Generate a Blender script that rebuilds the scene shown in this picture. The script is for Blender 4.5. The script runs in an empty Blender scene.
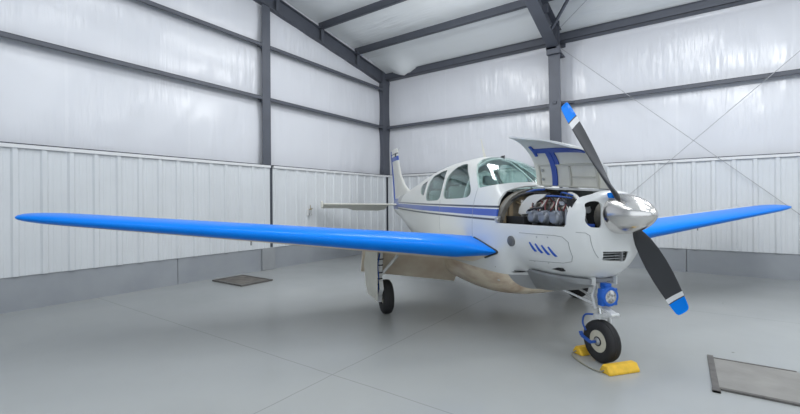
import bpy, bmesh, math, random
import numpy as np
from mathutils import Vector, Matrix
random.seed(7)
C = bpy.context.scene.collection
PI = math.pi

# ------------------------------------------------------------------ materials
def new_mat(name):
    m = bpy.data.materials.new(name); m.use_nodes = True
    nt = m.node_tree; b = nt.nodes['Principled BSDF']
    return m, nt, b
def mat(name, col, rough=.5, metal=0, spec=.5, coat=0, noise=0, nscale=8, bump=0, bscale=40, emis=None):
    m, nt, b = new_mat(name)
    b.inputs['Base Color'].default_value = (*col, 1); b.inputs['Roughness'].default_value = rough
    b.inputs['Metallic'].default_value = metal; b.inputs['Specular IOR Level'].default_value = spec
    if coat: b.inputs['Coat Weight'].default_value = coat; b.inputs['Coat Roughness'].default_value = .08
    tc = nt.nodes.new('ShaderNodeTexCoord')
    if noise:
        n = nt.nodes.new('ShaderNodeTexNoise'); n.inputs['Scale'].default_value = nscale; n.inputs['Detail'].default_value = 5
        nt.links.new(tc.outputs['Object'], n.inputs['Vector'])
        r = nt.nodes.new('ShaderNodeValToRGB')
        r.color_ramp.elements[0].position = .3; r.color_ramp.elements[1].position = .7
        r.color_ramp.elements[0].color = (*[c*(1-noise) for c in col], 1); r.color_ramp.elements[1].color = (*[min(1, c*(1+noise)) for c in col], 1)
        nt.links.new(n.outputs['Fac'], r.inputs['Fac']); nt.links.new(r.outputs['Color'], b.inputs['Base Color'])
    if bump:
        n = nt.nodes.new('ShaderNodeTexNoise'); n.inputs['Scale'].default_value = bscale
        nt.links.new(tc.outputs['Object'], n.inputs['Vector'])
        bm = nt.nodes.new('ShaderNodeBump'); bm.inputs['Strength'].default_value = bump; bm.inputs['Distance'].default_value = .01
        nt.links.new(n.outputs['Fac'], bm.inputs['Height']); nt.links.new(bm.outputs['Normal'], b.inputs['Normal'])
    return m
class NG:
    """small node-graph helper"""
    def __init__(s, nt): s.nt = nt
    def n(s, t, **k):
        o = s.nt.nodes.new(t)
        for a, v in k.items(): setattr(o, a, v)
        return o
    def put(s, sock, v):
        if hasattr(v, 'is_output') or isinstance(v, bpy.types.NodeSocket): s.nt.links.new(v, sock)
        else: sock.default_value = v
    def math(s, op, a, b=0.0, c=0.0):
        o = s.n('ShaderNodeMath', operation=op)
        s.put(o.inputs[0], a); s.put(o.inputs[1], b); s.put(o.inputs[2], c)
        return o.outputs[0]
    def mix(s, f, a, b):
        o = s.n('ShaderNodeMix', data_type='RGBA'); s.put(o.inputs[0], f)
        s.put(o.inputs[6], a if not isinstance(a, tuple) else (*a, 1)); s.put(o.inputs[7], b if not isinstance(b, tuple) else (*b, 1))
        return o.outputs[2]
    def band(s, v, lo, hi): return s.math('MULTIPLY', s.math('GREATER_THAN', v, lo), s.math('LESS_THAN', v, hi))
    def xyz(s):
        tc = s.n('ShaderNodeTexCoord'); x = s.n('ShaderNodeSeparateXYZ'); s.nt.links.new(tc.outputs['Object'], x.inputs[0])
        return tc, x.outputs[0], x.outputs[1], x.outputs[2]
    def noise(s, vec, scale, detail=4, rough=.5, sc=None):
        if sc:
            mp = s.n('ShaderNodeMapping'); s.nt.links.new(vec, mp.inputs[0]); mp.inputs['Scale'].default_value = sc; vec = mp.outputs[0]
        o = s.n('ShaderNodeTexNoise'); o.inputs['Scale'].default_value = scale; o.inputs['Detail'].default_value = detail; o.inputs['Roughness'].default_value = rough
        s.nt.links.new(vec, o.inputs['Vector']); return o.outputs['Fac']
    def ramp(s, f, lo, hi):
        o = s.n('ShaderNodeMapRange'); s.put(o.inputs[0], f); o.inputs[1].default_value = lo; o.inputs[2].default_value = hi; return o.outputs[0]
    def bump(s, hgt, strength, dist, b):
        o = s.n('ShaderNodeBump'); o.inputs['Strength'].default_value = strength; o.inputs['Distance'].default_value = dist
        s.nt.links.new(hgt, o.inputs['Height']); s.nt.links.new(o.outputs[0], b.inputs['Normal'])

WHITE = (.71, .725, .725); CREAM = (.70, .68, .60); BLUE = (.0, .215, .85); NAVY = (.035, .045, .075); STRIPE = (.03, .09, .42)
M = {}
M['white'] = mat('aircraft_white_paint', WHITE, .28, coat=.4)
M['cream'] = mat('cream_paint', (.72, .71, .635), .42, noise=.05, nscale=6)
M['blue'] = mat('bright_blue_paint', BLUE, .34, spec=.10, coat=.10)
M['rib_blue'] = mat('royal_blue_paint', (.025, .075, .38), .4)
M['louver_blue'] = mat('louver_blue_paint', (.02, .09, .45), .35)
M['steel'] = mat('grey_primer_steel', (.088, .097, .12), .5, noise=.08, nscale=3)
M['steel_dark'] = mat('dark_grey_steel', (.06, .067, .085), .55)
M['cable'] = mat('steel_cable', (.40, .41, .43), .5)
M['chrome'] = mat('polished_aluminium', (.74, .72, .70), .20, metal=1)
M['alu'] = mat('dull_aluminium', (.48, .49, .50), .42, metal=.75, noise=.1, nscale=9)
M['cowl_grey'] = mat('grey_cowl_metal', (.30, .31, .32), .45, metal=.3, noise=.12, nscale=5)  # one grey for the lower cowl, cowl flap, seams and tail fairing
M['rubber'] = mat('tyre_rubber', (.02, .02, .022), .75, bump=.1, bscale=60)
M['black'] = mat('black_paint', (.022, .023, .027), .38)
M['blade'] = mat('propeller_black', (.026, .028, .034), .42, spec=.6)
M['tip_white'] = mat('blade_band_white', (.70, .71, .72), .4)
M['dark'] = mat('recess_shade', (.012, .012, .013), .8)  # near-black stands in for the shade inside bay, intakes and outlet
M['baffle'] = mat('white_baffle', (.70, .69, .66), .5)
M['engine'] = mat('cast_engine_metal', (.30, .28, .25), .5, metal=.4, noise=.25, nscale=25)
M['cyl'] = mat('cylinder_fins', (.13, .12, .11), .5, metal=.5)
M['rocker'] = mat('grey_rocker_cover', (.25, .27, .31), .38, metal=.35, noise=.1, nscale=20)
M['hose_red'] = mat('red_ignition_lead', (.15, .025, .03), .5)
M['hose_blue'] = mat('blue_hose', (.02, .085, .36), .45)
M['hose_tan'] = mat('tan_hose', (.42, .32, .20), .6)
M['hose_black'] = mat('black_hose', (.03, .03, .035), .55)
M['fire'] = mat('stained_firewall', (.25, .215, .165), .55, noise=.35, nscale=9)
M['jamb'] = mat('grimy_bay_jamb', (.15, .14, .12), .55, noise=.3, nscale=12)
M['cream_shade'] = mat('shaded_cream_paint', (.56, .55, .48), .5)  # same cream made darker: the stiffeners' shading is put into the colour
M['yellow'] = mat('yellow_chock_rubber', (.72, .44, .03), .6, noise=.16, nscale=14)
M['rope'] = mat('grey_rope', (.26, .25, .20), .9)
M['rim'] = mat('ivory_wheel_paint', (.60, .57, .46), .45, noise=.06, nscale=20)
M['strut'] = mat('white_gear_paint', (.66, .67, .67), .4, noise=.1, nscale=25)
M['oleo'] = mat('oleo_chrome', (.7, .7, .7), .15, metal=1)
M['lamp_blue'] = mat('lamp_housing_blue', (.01, .11, .50), .4)
M['vent'] = mat('static_vent_grey', (.13, .135, .14), .5)
M['lens'] = mat('clear_lamp_lens', (.50, .50, .50), .15, metal=.6, noise=.75, nscale=38, bump=.8, bscale=60)  # mottled tone paints in the sparkle and dark reflections of the lens
M['int_grey'] = mat('cabin_grey_trim', (.55, .58, .57), .7)
M['seat'] = mat('grey_seat_cloth', (.33, .36, .36), .85)
M['panel_black'] = mat('instrument_panel_black', (.03, .032, .034), .5)
M['dial'] = mat('instrument_dial', (.30, .31, .32), .3)
M['brass'] = mat('brass_fitting', (.42, .33, .16), .35, metal=.8)
M['drain'] = mat('worn_drain_cover', (.13, .12, .108), .7, noise=.35, nscale=7, bump=.25, bscale=30)
M['drain_concrete'] = mat('stained_concrete_cover', (.245, .24, .228), .75, noise=.13, nscale=4, bump=.2, bscale=25)
M['drain_frame'] = mat('drain_frame_iron', (.11, .105, .10), .6, noise=.25, nscale=12)
M['trim_white'] = mat('white_metal_trim', (.72, .73, .74), .4)
M['pilaster'] = mat('pilaster_concrete', (.30, .315, .33), .6, noise=.05, nscale=3)

def glass_mat(name, tint, gl=.08):
    m = bpy.data.materials.new(name); m.use_nodes = True; nt = m.node_tree; nt.nodes.clear(); g = NG(nt)
    out = g.n('ShaderNodeOutputMaterial'); tr = g.n('ShaderNodeBsdfTransparent'); gs = g.n('ShaderNodeBsdfGlossy'); mx = g.n('ShaderNodeMixShader')
    tr.inputs[0].default_value = (*tint, 1); gs.inputs['Roughness'].default_value = .04; gs.inputs[0].default_value = (.9, .95, .95, 1)
    fr = g.n('ShaderNodeFresnel'); geo = g.n('ShaderNodeNewGeometry')
    g.put(fr.inputs[0], g.math('ADD', 1.35, g.math('MULTIPLY', geo.outputs['Backfacing'], 1/1.35-1.35)))
    g.put(mx.inputs[0], g.math('ADD', fr.outputs[0], gl)); nt.links.new(tr.outputs[0], mx.inputs[1]); nt.links.new(gs.outputs[0], mx.inputs[2]); nt.links.new(mx.outputs[0], out.inputs[0])
    return m
M['glass'] = glass_mat('tinted_acrylic', (.87, .955, .94), .02)
M['side_glass'] = glass_mat('green_tinted_side_glass', (.77, .86, .83), .02)

def fuselage_mat():
    m, nt, b = new_mat('fuselage_paint'); g = NG(nt); tc, x, y, z = g.xyz()
    b.inputs['Roughness'].default_value = .28; b.inputs['Coat Weight'].default_value = .35; b.inputs['Coat Roughness'].default_value = .1
    t = g.math('ADD', z, g.math('MULTIPLY', x, .0115))          # stripe rises slightly towards the tail
    off = -.0115*.95
    # warmer white towards the tail
    base = g.mix(g.ramp(x, -.6, -2.5), WHITE, (.66, .67, .635))
    aft = g.math('LESS_THAN', x, -.94)
    def st(lo, hi): return g.math('MULTIPLY', g.band(t, lo+off, hi+off), aft)
    c = g.mix(st(1.432, 1.456), base, NAVY)
    c = g.mix(st(1.338, 1.418), c, STRIPE)
    c = g.mix(st(1.288, 1.312), c, NAVY)
    tail = g.math('MULTIPLY', g.math('LESS_THAN', x, -6.25), g.band(z, 1.335, 1.60))
    c = g.mix(tail, c, STRIPE)
    fair = g.math('MULTIPLY', g.band(x, -6.5, -5.95), g.math('GREATER_THAN', z, 1.52))
    c = g.mix(fair, c, (.36, .36, .34))
    # stained belly aft of the cowl outlet
    bel = g.math('MULTIPLY', g.math('LESS_THAN', x, -.84), g.math('LESS_THAN', z, .70))
    nz = g.noise(tc.outputs['Object'], 2.2, 5, .6, (.6, 2.5, 2.0))
    bc = g.mix(g.ramp(nz, .42, .68), (.80, .69, .53), (.50, .34, .23))
    c = g.mix(bel, c, bc)
    face = g.math('MULTIPLY', g.band(x, -.84, -.60), g.math('LESS_THAN', z, .70))
    c = g.mix(face, c, (.33, .34, .35))  # belly step's front slope: shade of a ground-facing surface painted as grey
    nt.links.new(c, b.inputs['Base Color'])
    return m
M['fuselage'] = fuselage_mat()

def wing_mat():
    """white wing skin, stained underside with warm bounced colour painted in"""
    m, nt, b = new_mat('wing_skin'); g = NG(nt); tc, x, y, z = g.xyz()
    b.inputs['Roughness'].default_value = .35
    nz = g.noise(tc.outputs['Object'], 2.5, 5, .6)
    c = g.mix(g.ramp(nz, .35, .7), (.82, .74, .60), (.68, .55, .42))
    nt.links.new(c, b.inputs['Base Color'])
    return m
M['wing_under'] = wing_mat()

def fin_mat():
    m, nt, b = new_mat('fin_paint'); g = NG(nt); tc, x, y, z = g.xyz()
    b.inputs['Roughness'].default_value = .3
    c = g.mix(g.band(z, 2.60, 2.72), (.70, .70, .66), STRIPE)
    c = g.mix(g.band(z, 2.775, 2.80), c, NAVY)
    nt.links.new(c, b.inputs['Base Color']); return m
M['fin'] = fin_mat()

def floor_mat():
    m, nt, b = new_mat('grey_epoxy_floor'); g = NG(nt); tc, x, y, z = g.xyz()
    n1 = g.noise(tc.outputs['Object'], .45, 4, .55); n2 = g.noise(tc.outputs['Object'], 3.0, 6, .6)
    c = g.mix(g.ramp(n1, .3, .7), (.335, .352, .352), (.375, .39, .388))
    c = g.mix(g.math('MULTIPLY', g.ramp(n2, .5, .85), .15), c, (.31, .315, .31))
    # saw-cut control joints
    j = None
    wob = g.math('MULTIPLY', g.math('SUBTRACT', g.noise(tc.outputs['Object'], 3.0, 2), .5), .02)
    for ax, v in ((x, 5.22), (x, 10.4), (x, 15.6), (y, -7.83), (y, -3.6), (y, -12.1)):
        d = g.math('LESS_THAN', g.math('ABSOLUTE', g.math('ADD', g.math('SUBTRACT', ax, v), wob)), .005)
        j = d if j is None else g.math('MAXIMUM', j, d)
    c = g.mix(g.math('MULTIPLY', j, .45), c, (.17, .17, .17))
    # a few specks of dirt
    vo = g.n('ShaderNodeTexVoronoi'); vo.inputs['Scale'].default_value = 1.1; vo.inputs['Randomness'].default_value = 1
    nt.links.new(tc.outputs['Object'], vo.inputs['Vector'])
    sp = g.math('LESS_THAN', g.math('ADD', vo.outputs['Distance'], g.math('MULTIPLY', g.noise(tc.outputs['Object'], 40, 2), .03)), .032)
    c = g.mix(g.math('MULTIPLY', sp, .6), c, (.12, .115, .11))
    nt.links.new(c, b.inputs['Base Color'])
    r = g.math('ADD', .20, g.math('MULTIPLY', g.ramp(n1, .3, .8), .07)); nt.links.new(r, b.inputs['Roughness'])
    b.inputs['Specular IOR Level'].default_value = .42
    nb = g.noise(tc.outputs['Object'], 1.2, 2); g.bump(nb, .04, .02, b)
    return m
M['floor'] = floor_mat()

def insulation_mat(name, seam_axis, col=(.70, .715, .755), seams=()):
    """white vinyl-faced blanket, crinkled between the girts"""
    m, nt, b = new_mat(name); g = NG(nt); tc, x, y, z = g.xyz()
    ax = x if seam_axis == 'x' else y
    b.inputs['Roughness'].default_value = .26; b.inputs['Specular IOR Level'].default_value = .6
    sc = (5.5, 1, .8) if seam_axis == 'x' else (1, 5.5, .8)
    n1 = g.noise(tc.outputs['Object'], 1.0, 3, .5, sc)
    n2 = g.noise(tc.outputs['Object'], .8, 2)
    fac = g.math('MULTIPLY', g.ramp(n2, .35, .65), n1)
    g.bump(fac, .7, .05, b)
    s = None
    for v in seams:
        d = g.math('LESS_THAN', g.math('ABSOLUTE', g.math('SUBTRACT', ax, v)), .022)
        s = d if s is None else g.math('MAXIMUM', s, d)
    c = (*col, 1)
    if s is not None: c = g.mix(g.math('MULTIPLY', s, .22), col, (.80, .81, .84))
    if s is not None: nt.links.new(c, b.inputs['Base Color'])
    else: b.inputs['Base Color'].default_value = c
    return m
M['ins_left'] = insulation_mat('wall_insulation_gable', 'y', seams=[-2.45, -4.35, -6.25, -8.17, -10.1, -12])
M['ins_right'] = insulation_mat('wall_insulation_eave', 'x', seams=[2.05, 3.92, 5.79, 7.66, 9.49, 11.4])
M['ins_roof'] = insulation_mat('roof_insulation', 'y', (.83, .86, .87))
M['liner'] = mat('white_liner_panel', (.66, .685, .71), .38, noise=.03, nscale=1.5)
def concrete_mat():
    m, nt, b = new_mat('grey_painted_stem_wall'); g = NG(nt); tc, x, y, z = g.xyz()
    n = g.noise(tc.outputs['Object'], 2, 4)
    c = g.mix(g.ramp(n, .3, .7), (.285, .305, .335), (.33, .35, .375)); nt.links.new(c, b.inputs['Base Color'])
    b.inputs['Roughness'].default_value = .55; return m
M['stem'] = concrete_mat()

# ------------------------------------------------------------------ mesh helpers
class MB:
    def __init__(s): s.v = []; s.f = []; s.m = []
    def add(s, vs, fs, m=0):
        o = len(s.v); s.v += [tuple(map(float, p)) for p in vs]
        for f in fs: s.f.append([i+o for i in f]); s.m.append(m)
        return s
    def box(s, x0, x1, y0, y1, z0, z1, m=0):
        v = [(x, y, z) for x in (x0, x1) for y in (y0, y1) for z in (z0, z1)]
        return s.add(v, [(0, 1, 3, 2), (4, 6, 7, 5), (0, 4, 5, 1), (2, 3, 7, 6), (0, 2, 6, 4), (1, 5, 7, 3)], m)
    def rings(s, rs, m=0, cap0=True, cap1=True, closed=True, mats=None):
        n = len(rs[0]); vs = [p for r in rs for p in r]; fs = []; o = len(s.v); s.v += [tuple(map(float, p)) for p in vs]
        for i in range(len(rs)-1):
            for j in range(n if closed else n-1):
                k = (j+1) % n; s.f.append([o+i*n+j, o+i*n+k, o+(i+1)*n+k, o+(i+1)*n+j]); s.m.append(mats(i, j) if mats else m)
        if cap0: s.f.append([o+j for j in range(n)][::-1]); s.m.append(m)
        if cap1: s.f.append([o+(len(rs)-1)*n+j for j in range(n)]); s.m.append(m)
        return s
    def tube(s, pts, r, n=10, m=0, caps=True):
        P = [Vector(p) for p in pts]; R = r if isinstance(r, (list, tuple)) else [r]*len(P)
        rs = []; up = None
        for i, p in enumerate(P):
            t = ((P[i+1] if i < len(P)-1 else p) - (P[i-1] if i else p)).normalized()
            if up is None:
                up = Vector((0, 0, 1)) if abs(t.z) < .9 else Vector((1, 0, 0))
            u = (up - t*up.dot(t)).normalized(); w = t.cross(u); up = u
            rs.append([p + u*math.cos(a)*R[i] + w*math.sin(a)*R[i] for a in [2*PI*k/n for k in range(n)]])
        return s.rings(rs, m, caps, caps)
    def lathe(s, prof, origin, axis, n=32, m=0, mats=None, caps=True):
        """prof: (distance along axis, radius)"""
        a = Vector(axis).normalized(); u = a.orthogonal().normalized(); w = a.cross(u); o = Vector(origin)
        rs = [[o + a*h + u*math.cos(t)*r + w*math.sin(t)*r for t in [2*PI*k/n for k in range(n)]] for h, r in prof]
        return s.rings(rs, m, caps, caps, True, (lambda i, j: mats[i]) if mats else None)
    def prism(s, poly, axis, a0, a1, m=0):
        """extrude a 2D polygon along x, y or z"""
        def p3(q, a): return {'x': (a, q[0], q[1]), 'y': (q[0], a, q[1]), 'z': (q[0], q[1], a)}[axis]
        return s.rings([[p3(q, a0) for q in poly], [p3(q, a1) for q in poly]], m)
    def bar(s, p, q, w, h, m=0, up=(0, 0, 1)):
        p, q = Vector(p), Vector(q); t = (q-p).normalized(); up = Vector(up)
        if abs(t.dot(up)) > .95: up = Vector((1, 0, 0))
        v = t.cross(up).normalized(); u = v.cross(t)
        return s.rings([[c+v*a*w/2+u*b*h/2 for a, b in ((-1, -1), (1, -1), (1, 1), (-1, 1))] for c in (p, q)], m)
    def build(s, name, mats, parent=None, smooth=None, bevel=0, loc=None):
        me = bpy.data.meshes.new(name); me.from_pydata(s.v, [], s.f)
        mats = mats if isinstance(mats, (list, tuple)) else [mats]
        for k in mats: me.materials.append(M[k] if isinstance(k, str) else k)
        for p, i in zip(me.polygons, s.m): p.material_index = i
        bm = bmesh.new(); bm.from_mesh(me); bmesh.ops.recalc_face_normals(bm, faces=bm.faces)
        if bevel:
            ed = [e for e in bm.edges if len(e.link_faces) == 2 and e.calc_face_angle(0) > .6]
            bmesh.ops.bevel(bm, geom=ed, offset=bevel, segments=2, profile=.5, affect='EDGES', clamp_overlap=True)
        bm.to_mesh(me); bm.free()
        o = bpy.data.objects.new(name, me); C.objects.link(o)
        if smooth is not None:
            me.shade_smooth(); me.set_sharp_from_angle(angle=math.radians(smooth))
        if parent: o.parent = parent
        if loc is not None: o.matrix_world = loc
        return o
def tag(o, label=None, cat=None, group=None, kind=None):
    if label: o['label'] = label
    if cat: o['category'] = cat
    if group: o['group'] = group
    if kind: o['kind'] = kind
    return o
def empty(name, mw):
    o = bpy.data.objects.new(name, None); C.objects.link(o); o.matrix_world = mw; o.empty_display_size = .2; return o
def smoothpath(pts, n=6):
    P = [Vector(p) for p in pts]; out = []
    for i in range(len(P)-1):
        a = P[max(i-1, 0)]; b = P[i]; c = P[i+1]; d = P[min(i+2, len(P)-1)]
        for k in range(n):
            t = k/n; out.append(.5*((2*b)+(c-a)*t+(2*a-5*b+4*c-d)*t*t+(3*b-a-3*c+d)*t**3))
    out.append(P[-1]); return out

# ------------------------------------------------------------------ the hangar: local x runs along the right (eave) wall,
# local y = 0 at that wall and negative into the room; x = 0 is the gable wall on the left
RW = Matrix.Identity(4)
# survey frame (origin under the camera, y along its view) -> hangar frame
SV = (Matrix.Translation((-.41, 12.949, 0)) @ Matrix.Rotation(math.radians(-(90-55.163)), 4, 'Z')).inverted()
def room(mb, name, mats, smooth=None, bevel=0): return mb.build(name, mats, None, smooth, bevel, RW)
LX, LY = 16.0, -14.5
SL = 1/6.0                                   # roof pitch
def roof_z(d): return 5.82 + SL*d            # underside of the roof blanket
RIDGE = -LY/2

tag(room(MB().box(-.4, LX+.2, LY-.2, .4, -.15, 0), 'floor', 'floor'), kind='structure')
# stem walls
b = MB()
for y0, y1 in ((LY, -6.565), (-6.555, 0)): b.box(-.35, 0, y0, y1, 0, .504)
tag(room(b, 'baseboard_left', 'stem'), kind='structure')
b = MB()
for x0, x1 in ((0, 2.6), (2.61, 5.2), (5.21, 7.8), (7.81, 10.4), (10.41, LX)): b.box(x0, x1, 0, .35, 0, .504)
tag(room(b, 'baseboard_right', 'stem'), kind='structure')
pil = room(MB().box(.002, .05, -4.735, -4.385, .001, .485), 'concrete_pilaster', 'pilaster', bevel=.01)
tag(pil, 'grey concrete pilaster under the left gable column, set in the low stem wall', 'pilaster')

# insulation blankets, puffed out between the girts
def pillow_wall(length, levels, top_fn, axis):
    b = MB(); nu = int(length/.12)
    zs = []
    for a, c in zip(levels[:-1], levels[1:]):
        n = 10
        for k in range(n): zs.append((a+(c-a)*k/n, math.sin(PI*k/n)))
    zs.append((levels[-1], 0))
    rows = []
    for z, p in zs:
        row = []
        for i in range(nu+1):
            u = length*i/nu; zz = min(z, top_fn(u))
            dep = .19 - .05*p**.6 + .006*math.sin(u*7+z*3)*p
            row.append((-dep, -u, zz) if axis == 'L' else (u, dep, zz))
        rows.append(row)
    n = nu+1; vs = [q for r in rows for q in r]; fs = []
    for i in range(len(rows)-1):
        for j in range(nu): fs.append((i*n+j, i*n+j+1, (i+1)*n+j+1, (i+1)*n+j))
    b.add(vs, fs)
    # a back skin so the wall has thickness
    if axis == 'L': b.prism([(0, 0), (-length, 0), (-length, top_fn(length)), (-RIDGE, top_fn(RIDGE)), (0, top_fn(0))], 'x', -.35, -.30)
    else: b.box(0, length, .30, .35, 0, top_fn(0))
    return b
def gable_top(u): return roof_z(min(u, -LY-u))
wl = room(pillow_wall(-LY, [2.2, 3.88, 5.09, 6.3, 7.4], gable_top, 'L'), 'wall_left', 'ins_left', smooth=60); tag(wl, kind='structure')
wr = room(pillow_wall(LX, [2.2, 3.88, 5.40, 5.82], lambda u: 5.82, 'R'), 'wall_right', 'ins_right', smooth=60); tag(wr, kind='structure')
# far gable and the rear eave wall behind the camera, its open door added to let in front fill light
b = MB().prism([(.3, 0), (LY-.2, 0), (LY-.2, roof_z(0)), (-RIDGE, roof_z(RIDGE)), (.3, roof_z(0))], 'x', LX, LX+.2)
tag(room(b, 'wall_far', 'liner'), kind='structure')
b = MB().box(-.3, 2.5, LY-.2, LY, 0, 5.82).box(13.5, LX, LY-.2, LY, 0, 5.82).box(2.5, 13.5, LY-.2, LY, 4.6, 5.82)
tag(room(b, 'wall_rear', 'liner'), kind='structure')

# ribbed liner panels below, standing proud of the stem wall
def liner(u0, u1, axis, phase=0, sgn=1):
    prof = []; pitch = .322
    k = math.floor((u0-phase)/pitch)
    pts = [(u0, 0)]
    while True:
        c = phase + k*pitch
        if c-.06 > u1: break
        for du, h in ((-.05, 0), (-.026, .024), (.026, .024), (.05, 0), (.10, 0), (.108, .004), (.122, .004), (.13, 0), (.195, 0), (.203, .004), (.217, .004), (.225, 0)):
            if u0 < c+du < u1: pts.append((c+du, h))
        k += 1
    pts.append((u1, 0)); b = MB()
    z0, z1 = .49, 2.35
    def P(u, h, z): return ((.012+h), -u, z) if axis == 'L' else (u, -(.012+h), z)
    vs = [P(u, h, z) for z in (z0, z1) for u, h in pts]; n = len(pts)
    b.add(vs, [(i, i+1, n+i+1, n+i) for i in range(n-1)])
    # back sheet, closing the profile
    vb = [P(u, -.012, z) for z in (z0, z1) for u in (u0, u1)]; b.add(vb, [(0, 1, 3, 2)])
    return b
def cap(u0, u1, axis):
    b = MB()
    if axis == 'L': b.box(-.19, .052, -u1, -u0, 2.362, 2.378, 0).box(.046, .054, -u1, -u0, 2.31, 2.362, 1)
    else: b.box(u0, u1, -.052, .19, 2.362, 2.378, 0).box(u0, u1, -.054, -.046, 2.31, 2.362, 1)
    return b
for u0, u1, ph in ((.06, 4.42, .16), (4.50, 14.45, 4.62)):
    liner(u0, u1, 'L', ph).build('liner_panel', 'liner', wl); cap(u0, u1, 'L').build('panel_cap', ['steel_dark', 'trim_white'], wl)
liner(.05, LX-.05, 'R', .21).build('liner_panel', 'liner', wr); cap(.05, LX-.05, 'R').build('panel_cap', ['steel_dark', 'trim_white'], wr)
# dark backing seen in the joint between the panels at the column
MB().box(-.015, -.004, -4.52, -4.40, .5, 2.37).box(-.015, -.004, -.035, 0, .5, 2.37).build('joint_filler', 'steel_dark', wl)

# roof blanket: sloping, with a draped edge over the eave strut
b = MB(); nu, nd = 80, 60; vs = []
for i in range(nd+1):
    d = -.25 + (RIDGE+.25)*i/nd
    for j in range(nu+1):
        u = -.3 + (LX+.5)*j/nu
        z = roof_z(d)
        e = max(0, 1-d/.75); z -= .20*e**1.3                       # drapes down to the strut at the wall
        z -= .27*math.exp(-((u-.72)/.34)**2)*math.exp(-((d-.14)/.26)**2)   # the loose sag in the corner
        z -= .04*abs(math.sin(PI*(d-1.35)/1.43))*(1 if d > .75 else 0)
        vs.append((u, -d, z))
n = nu+1; fs = [(i*n+j, i*n+j+1, (i+1)*n+j+1, (i+1)*n+j) for i in range(nd) for j in range(nu)]
b.add(vs, fs)
b.prism([(.25, roof_z(-.25)+.15), (-RIDGE, roof_z(RIDGE)+.15), (LY-.25, roof_z(-.25)+.15), (LY-.25, roof_z(-.25)), (-RIDGE, roof_z(RIDGE)+.02), (.25, roof_z(-.25)+.13)], 'x', -.35, LX+.25)
tag(room(b, 'ceiling', 'ins_roof', smooth=50), kind='structure')

# ---- steel frame: every member a thing of its own
def ibeam_rings(path, depth_dir, width_dir, depths, w, tf=.016, tw=.012):
    """I-section members: flange, web, flange as three swept boxes"""
    b = MB(); dd = Vector(depth_dir); wd = Vector(width_dir)
    def sweep(lo, hi, ww):
        rs = []
        for p, D in zip(path, depths):
            p = Vector(p); a = lo(D); c = hi(D)
            rs.append([p+dd*a-wd*ww/2, p+dd*a+wd*ww/2, p+dd*c+wd*ww/2, p+dd*c-wd*ww/2])
        b.rings(rs)
    sweep(lambda D: 0, lambda D: tf, w); sweep(lambda D: tf, lambda D: D-tf, tw); sweep(lambda D: D-tf, lambda D: D, w)
    return b
# gable column, corner column
b = MB().box(-.20, -.186, -4.665, -4.445, .53, 6.0).box(-.186, -.02, -4.561, -4.549, .53, 6.0).box(-.02, -.005, -4.665, -4.445, .53, 6.0)
b.box(-.12, -.004, -4.66, -4.45, 3.80, 3.83).box(-.12, -.004, -4.66, -4.45, 5.02, 5.05)
tag(room(b, 'steel_column', 'steel'), 'slim grey steel column in the left gable wall, above the pilaster', 'column', 'grey steel columns')
b = MB().box(-.20, -.012, -.172, .20, .5, 5.62)
tag(room(b, 'steel_column', 'steel'), 'grey steel column in the far corner between the two walls, behind the tail', 'column', 'grey steel columns')
def frame_column(x, label):
    b = MB(); w = .27
    zs = [.5, 2.4, 5.75]; inn = [.20, .27, .44]
    for (lo, hi, ww) in ((lambda i: .19, lambda i: .175, w), (lambda i: .175, lambda i: -i+.016, .012), (lambda i: -i+.016, lambda i: -i, w)):
        rs = [[(x-ww/2, lo(i), z), (x+ww/2, lo(i), z), (x+ww/2, hi(i), z), (x-ww/2, hi(i), z)] for z, i in zip(zs, inn)]
        b.rings(rs)
    b.box(x-.13, x+.13, -.46, .19, 5.05, 5.07)                     # stiffener at the knee
    b.box(x-.15, x+.15, -.50, -.41, 4.98, 5.16)                     # end plate
    o = room(b, 'steel_column', 'steel'); tag(o, label, 'column', 'grey steel columns'); return o
frame_column(5.26, 'grey tapered steel frame column on the right wall, behind the open cowling')
# rafters
g1 = [(-.10, -d, 5.27+SL*d) for d in (-.12, RIDGE)]
b = ibeam_rings(g1, (0, 0, 1), (1, 0, 0), [.36, .36], .17)
for d in (1.35, 2.78, 4.22): b.box(-.02, -.005, -d-.05, -d+.05, 5.30+SL*d, 5.72+SL*d)
tag(room(b, 'gable_rafter', 'steel'), 'grey sloping steel rafter along the top of the left gable wall', 'rafter', 'grey steel rafters')
ds = [.20, .45, 2.3, 5.0, RIDGE]; zb = [5.07, 5.13, 5.57, 6.12, 6.48]
b = ibeam_rings([(5.26, -d, z) for d, z in zip(ds, zb)], (0, 0, 1), (1, 0, 0), [5.59+SL*d-z for d, z in zip(ds, zb)], .25)
b.box(5.10, 5.34, -.50, -.47, 5.1, 5.72)
for d in (1.35, 2.78, 4.22): b.box(5.14, 5.38, -d-.01, -d+.01, 5.62+SL*d-.25, 5.62+SL*d)
tag(room(b, 'frame_rafter', 'steel'), 'deep grey tapered rafter rising from the frame column on the right wall', 'rafter', 'grey steel rafters')
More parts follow.
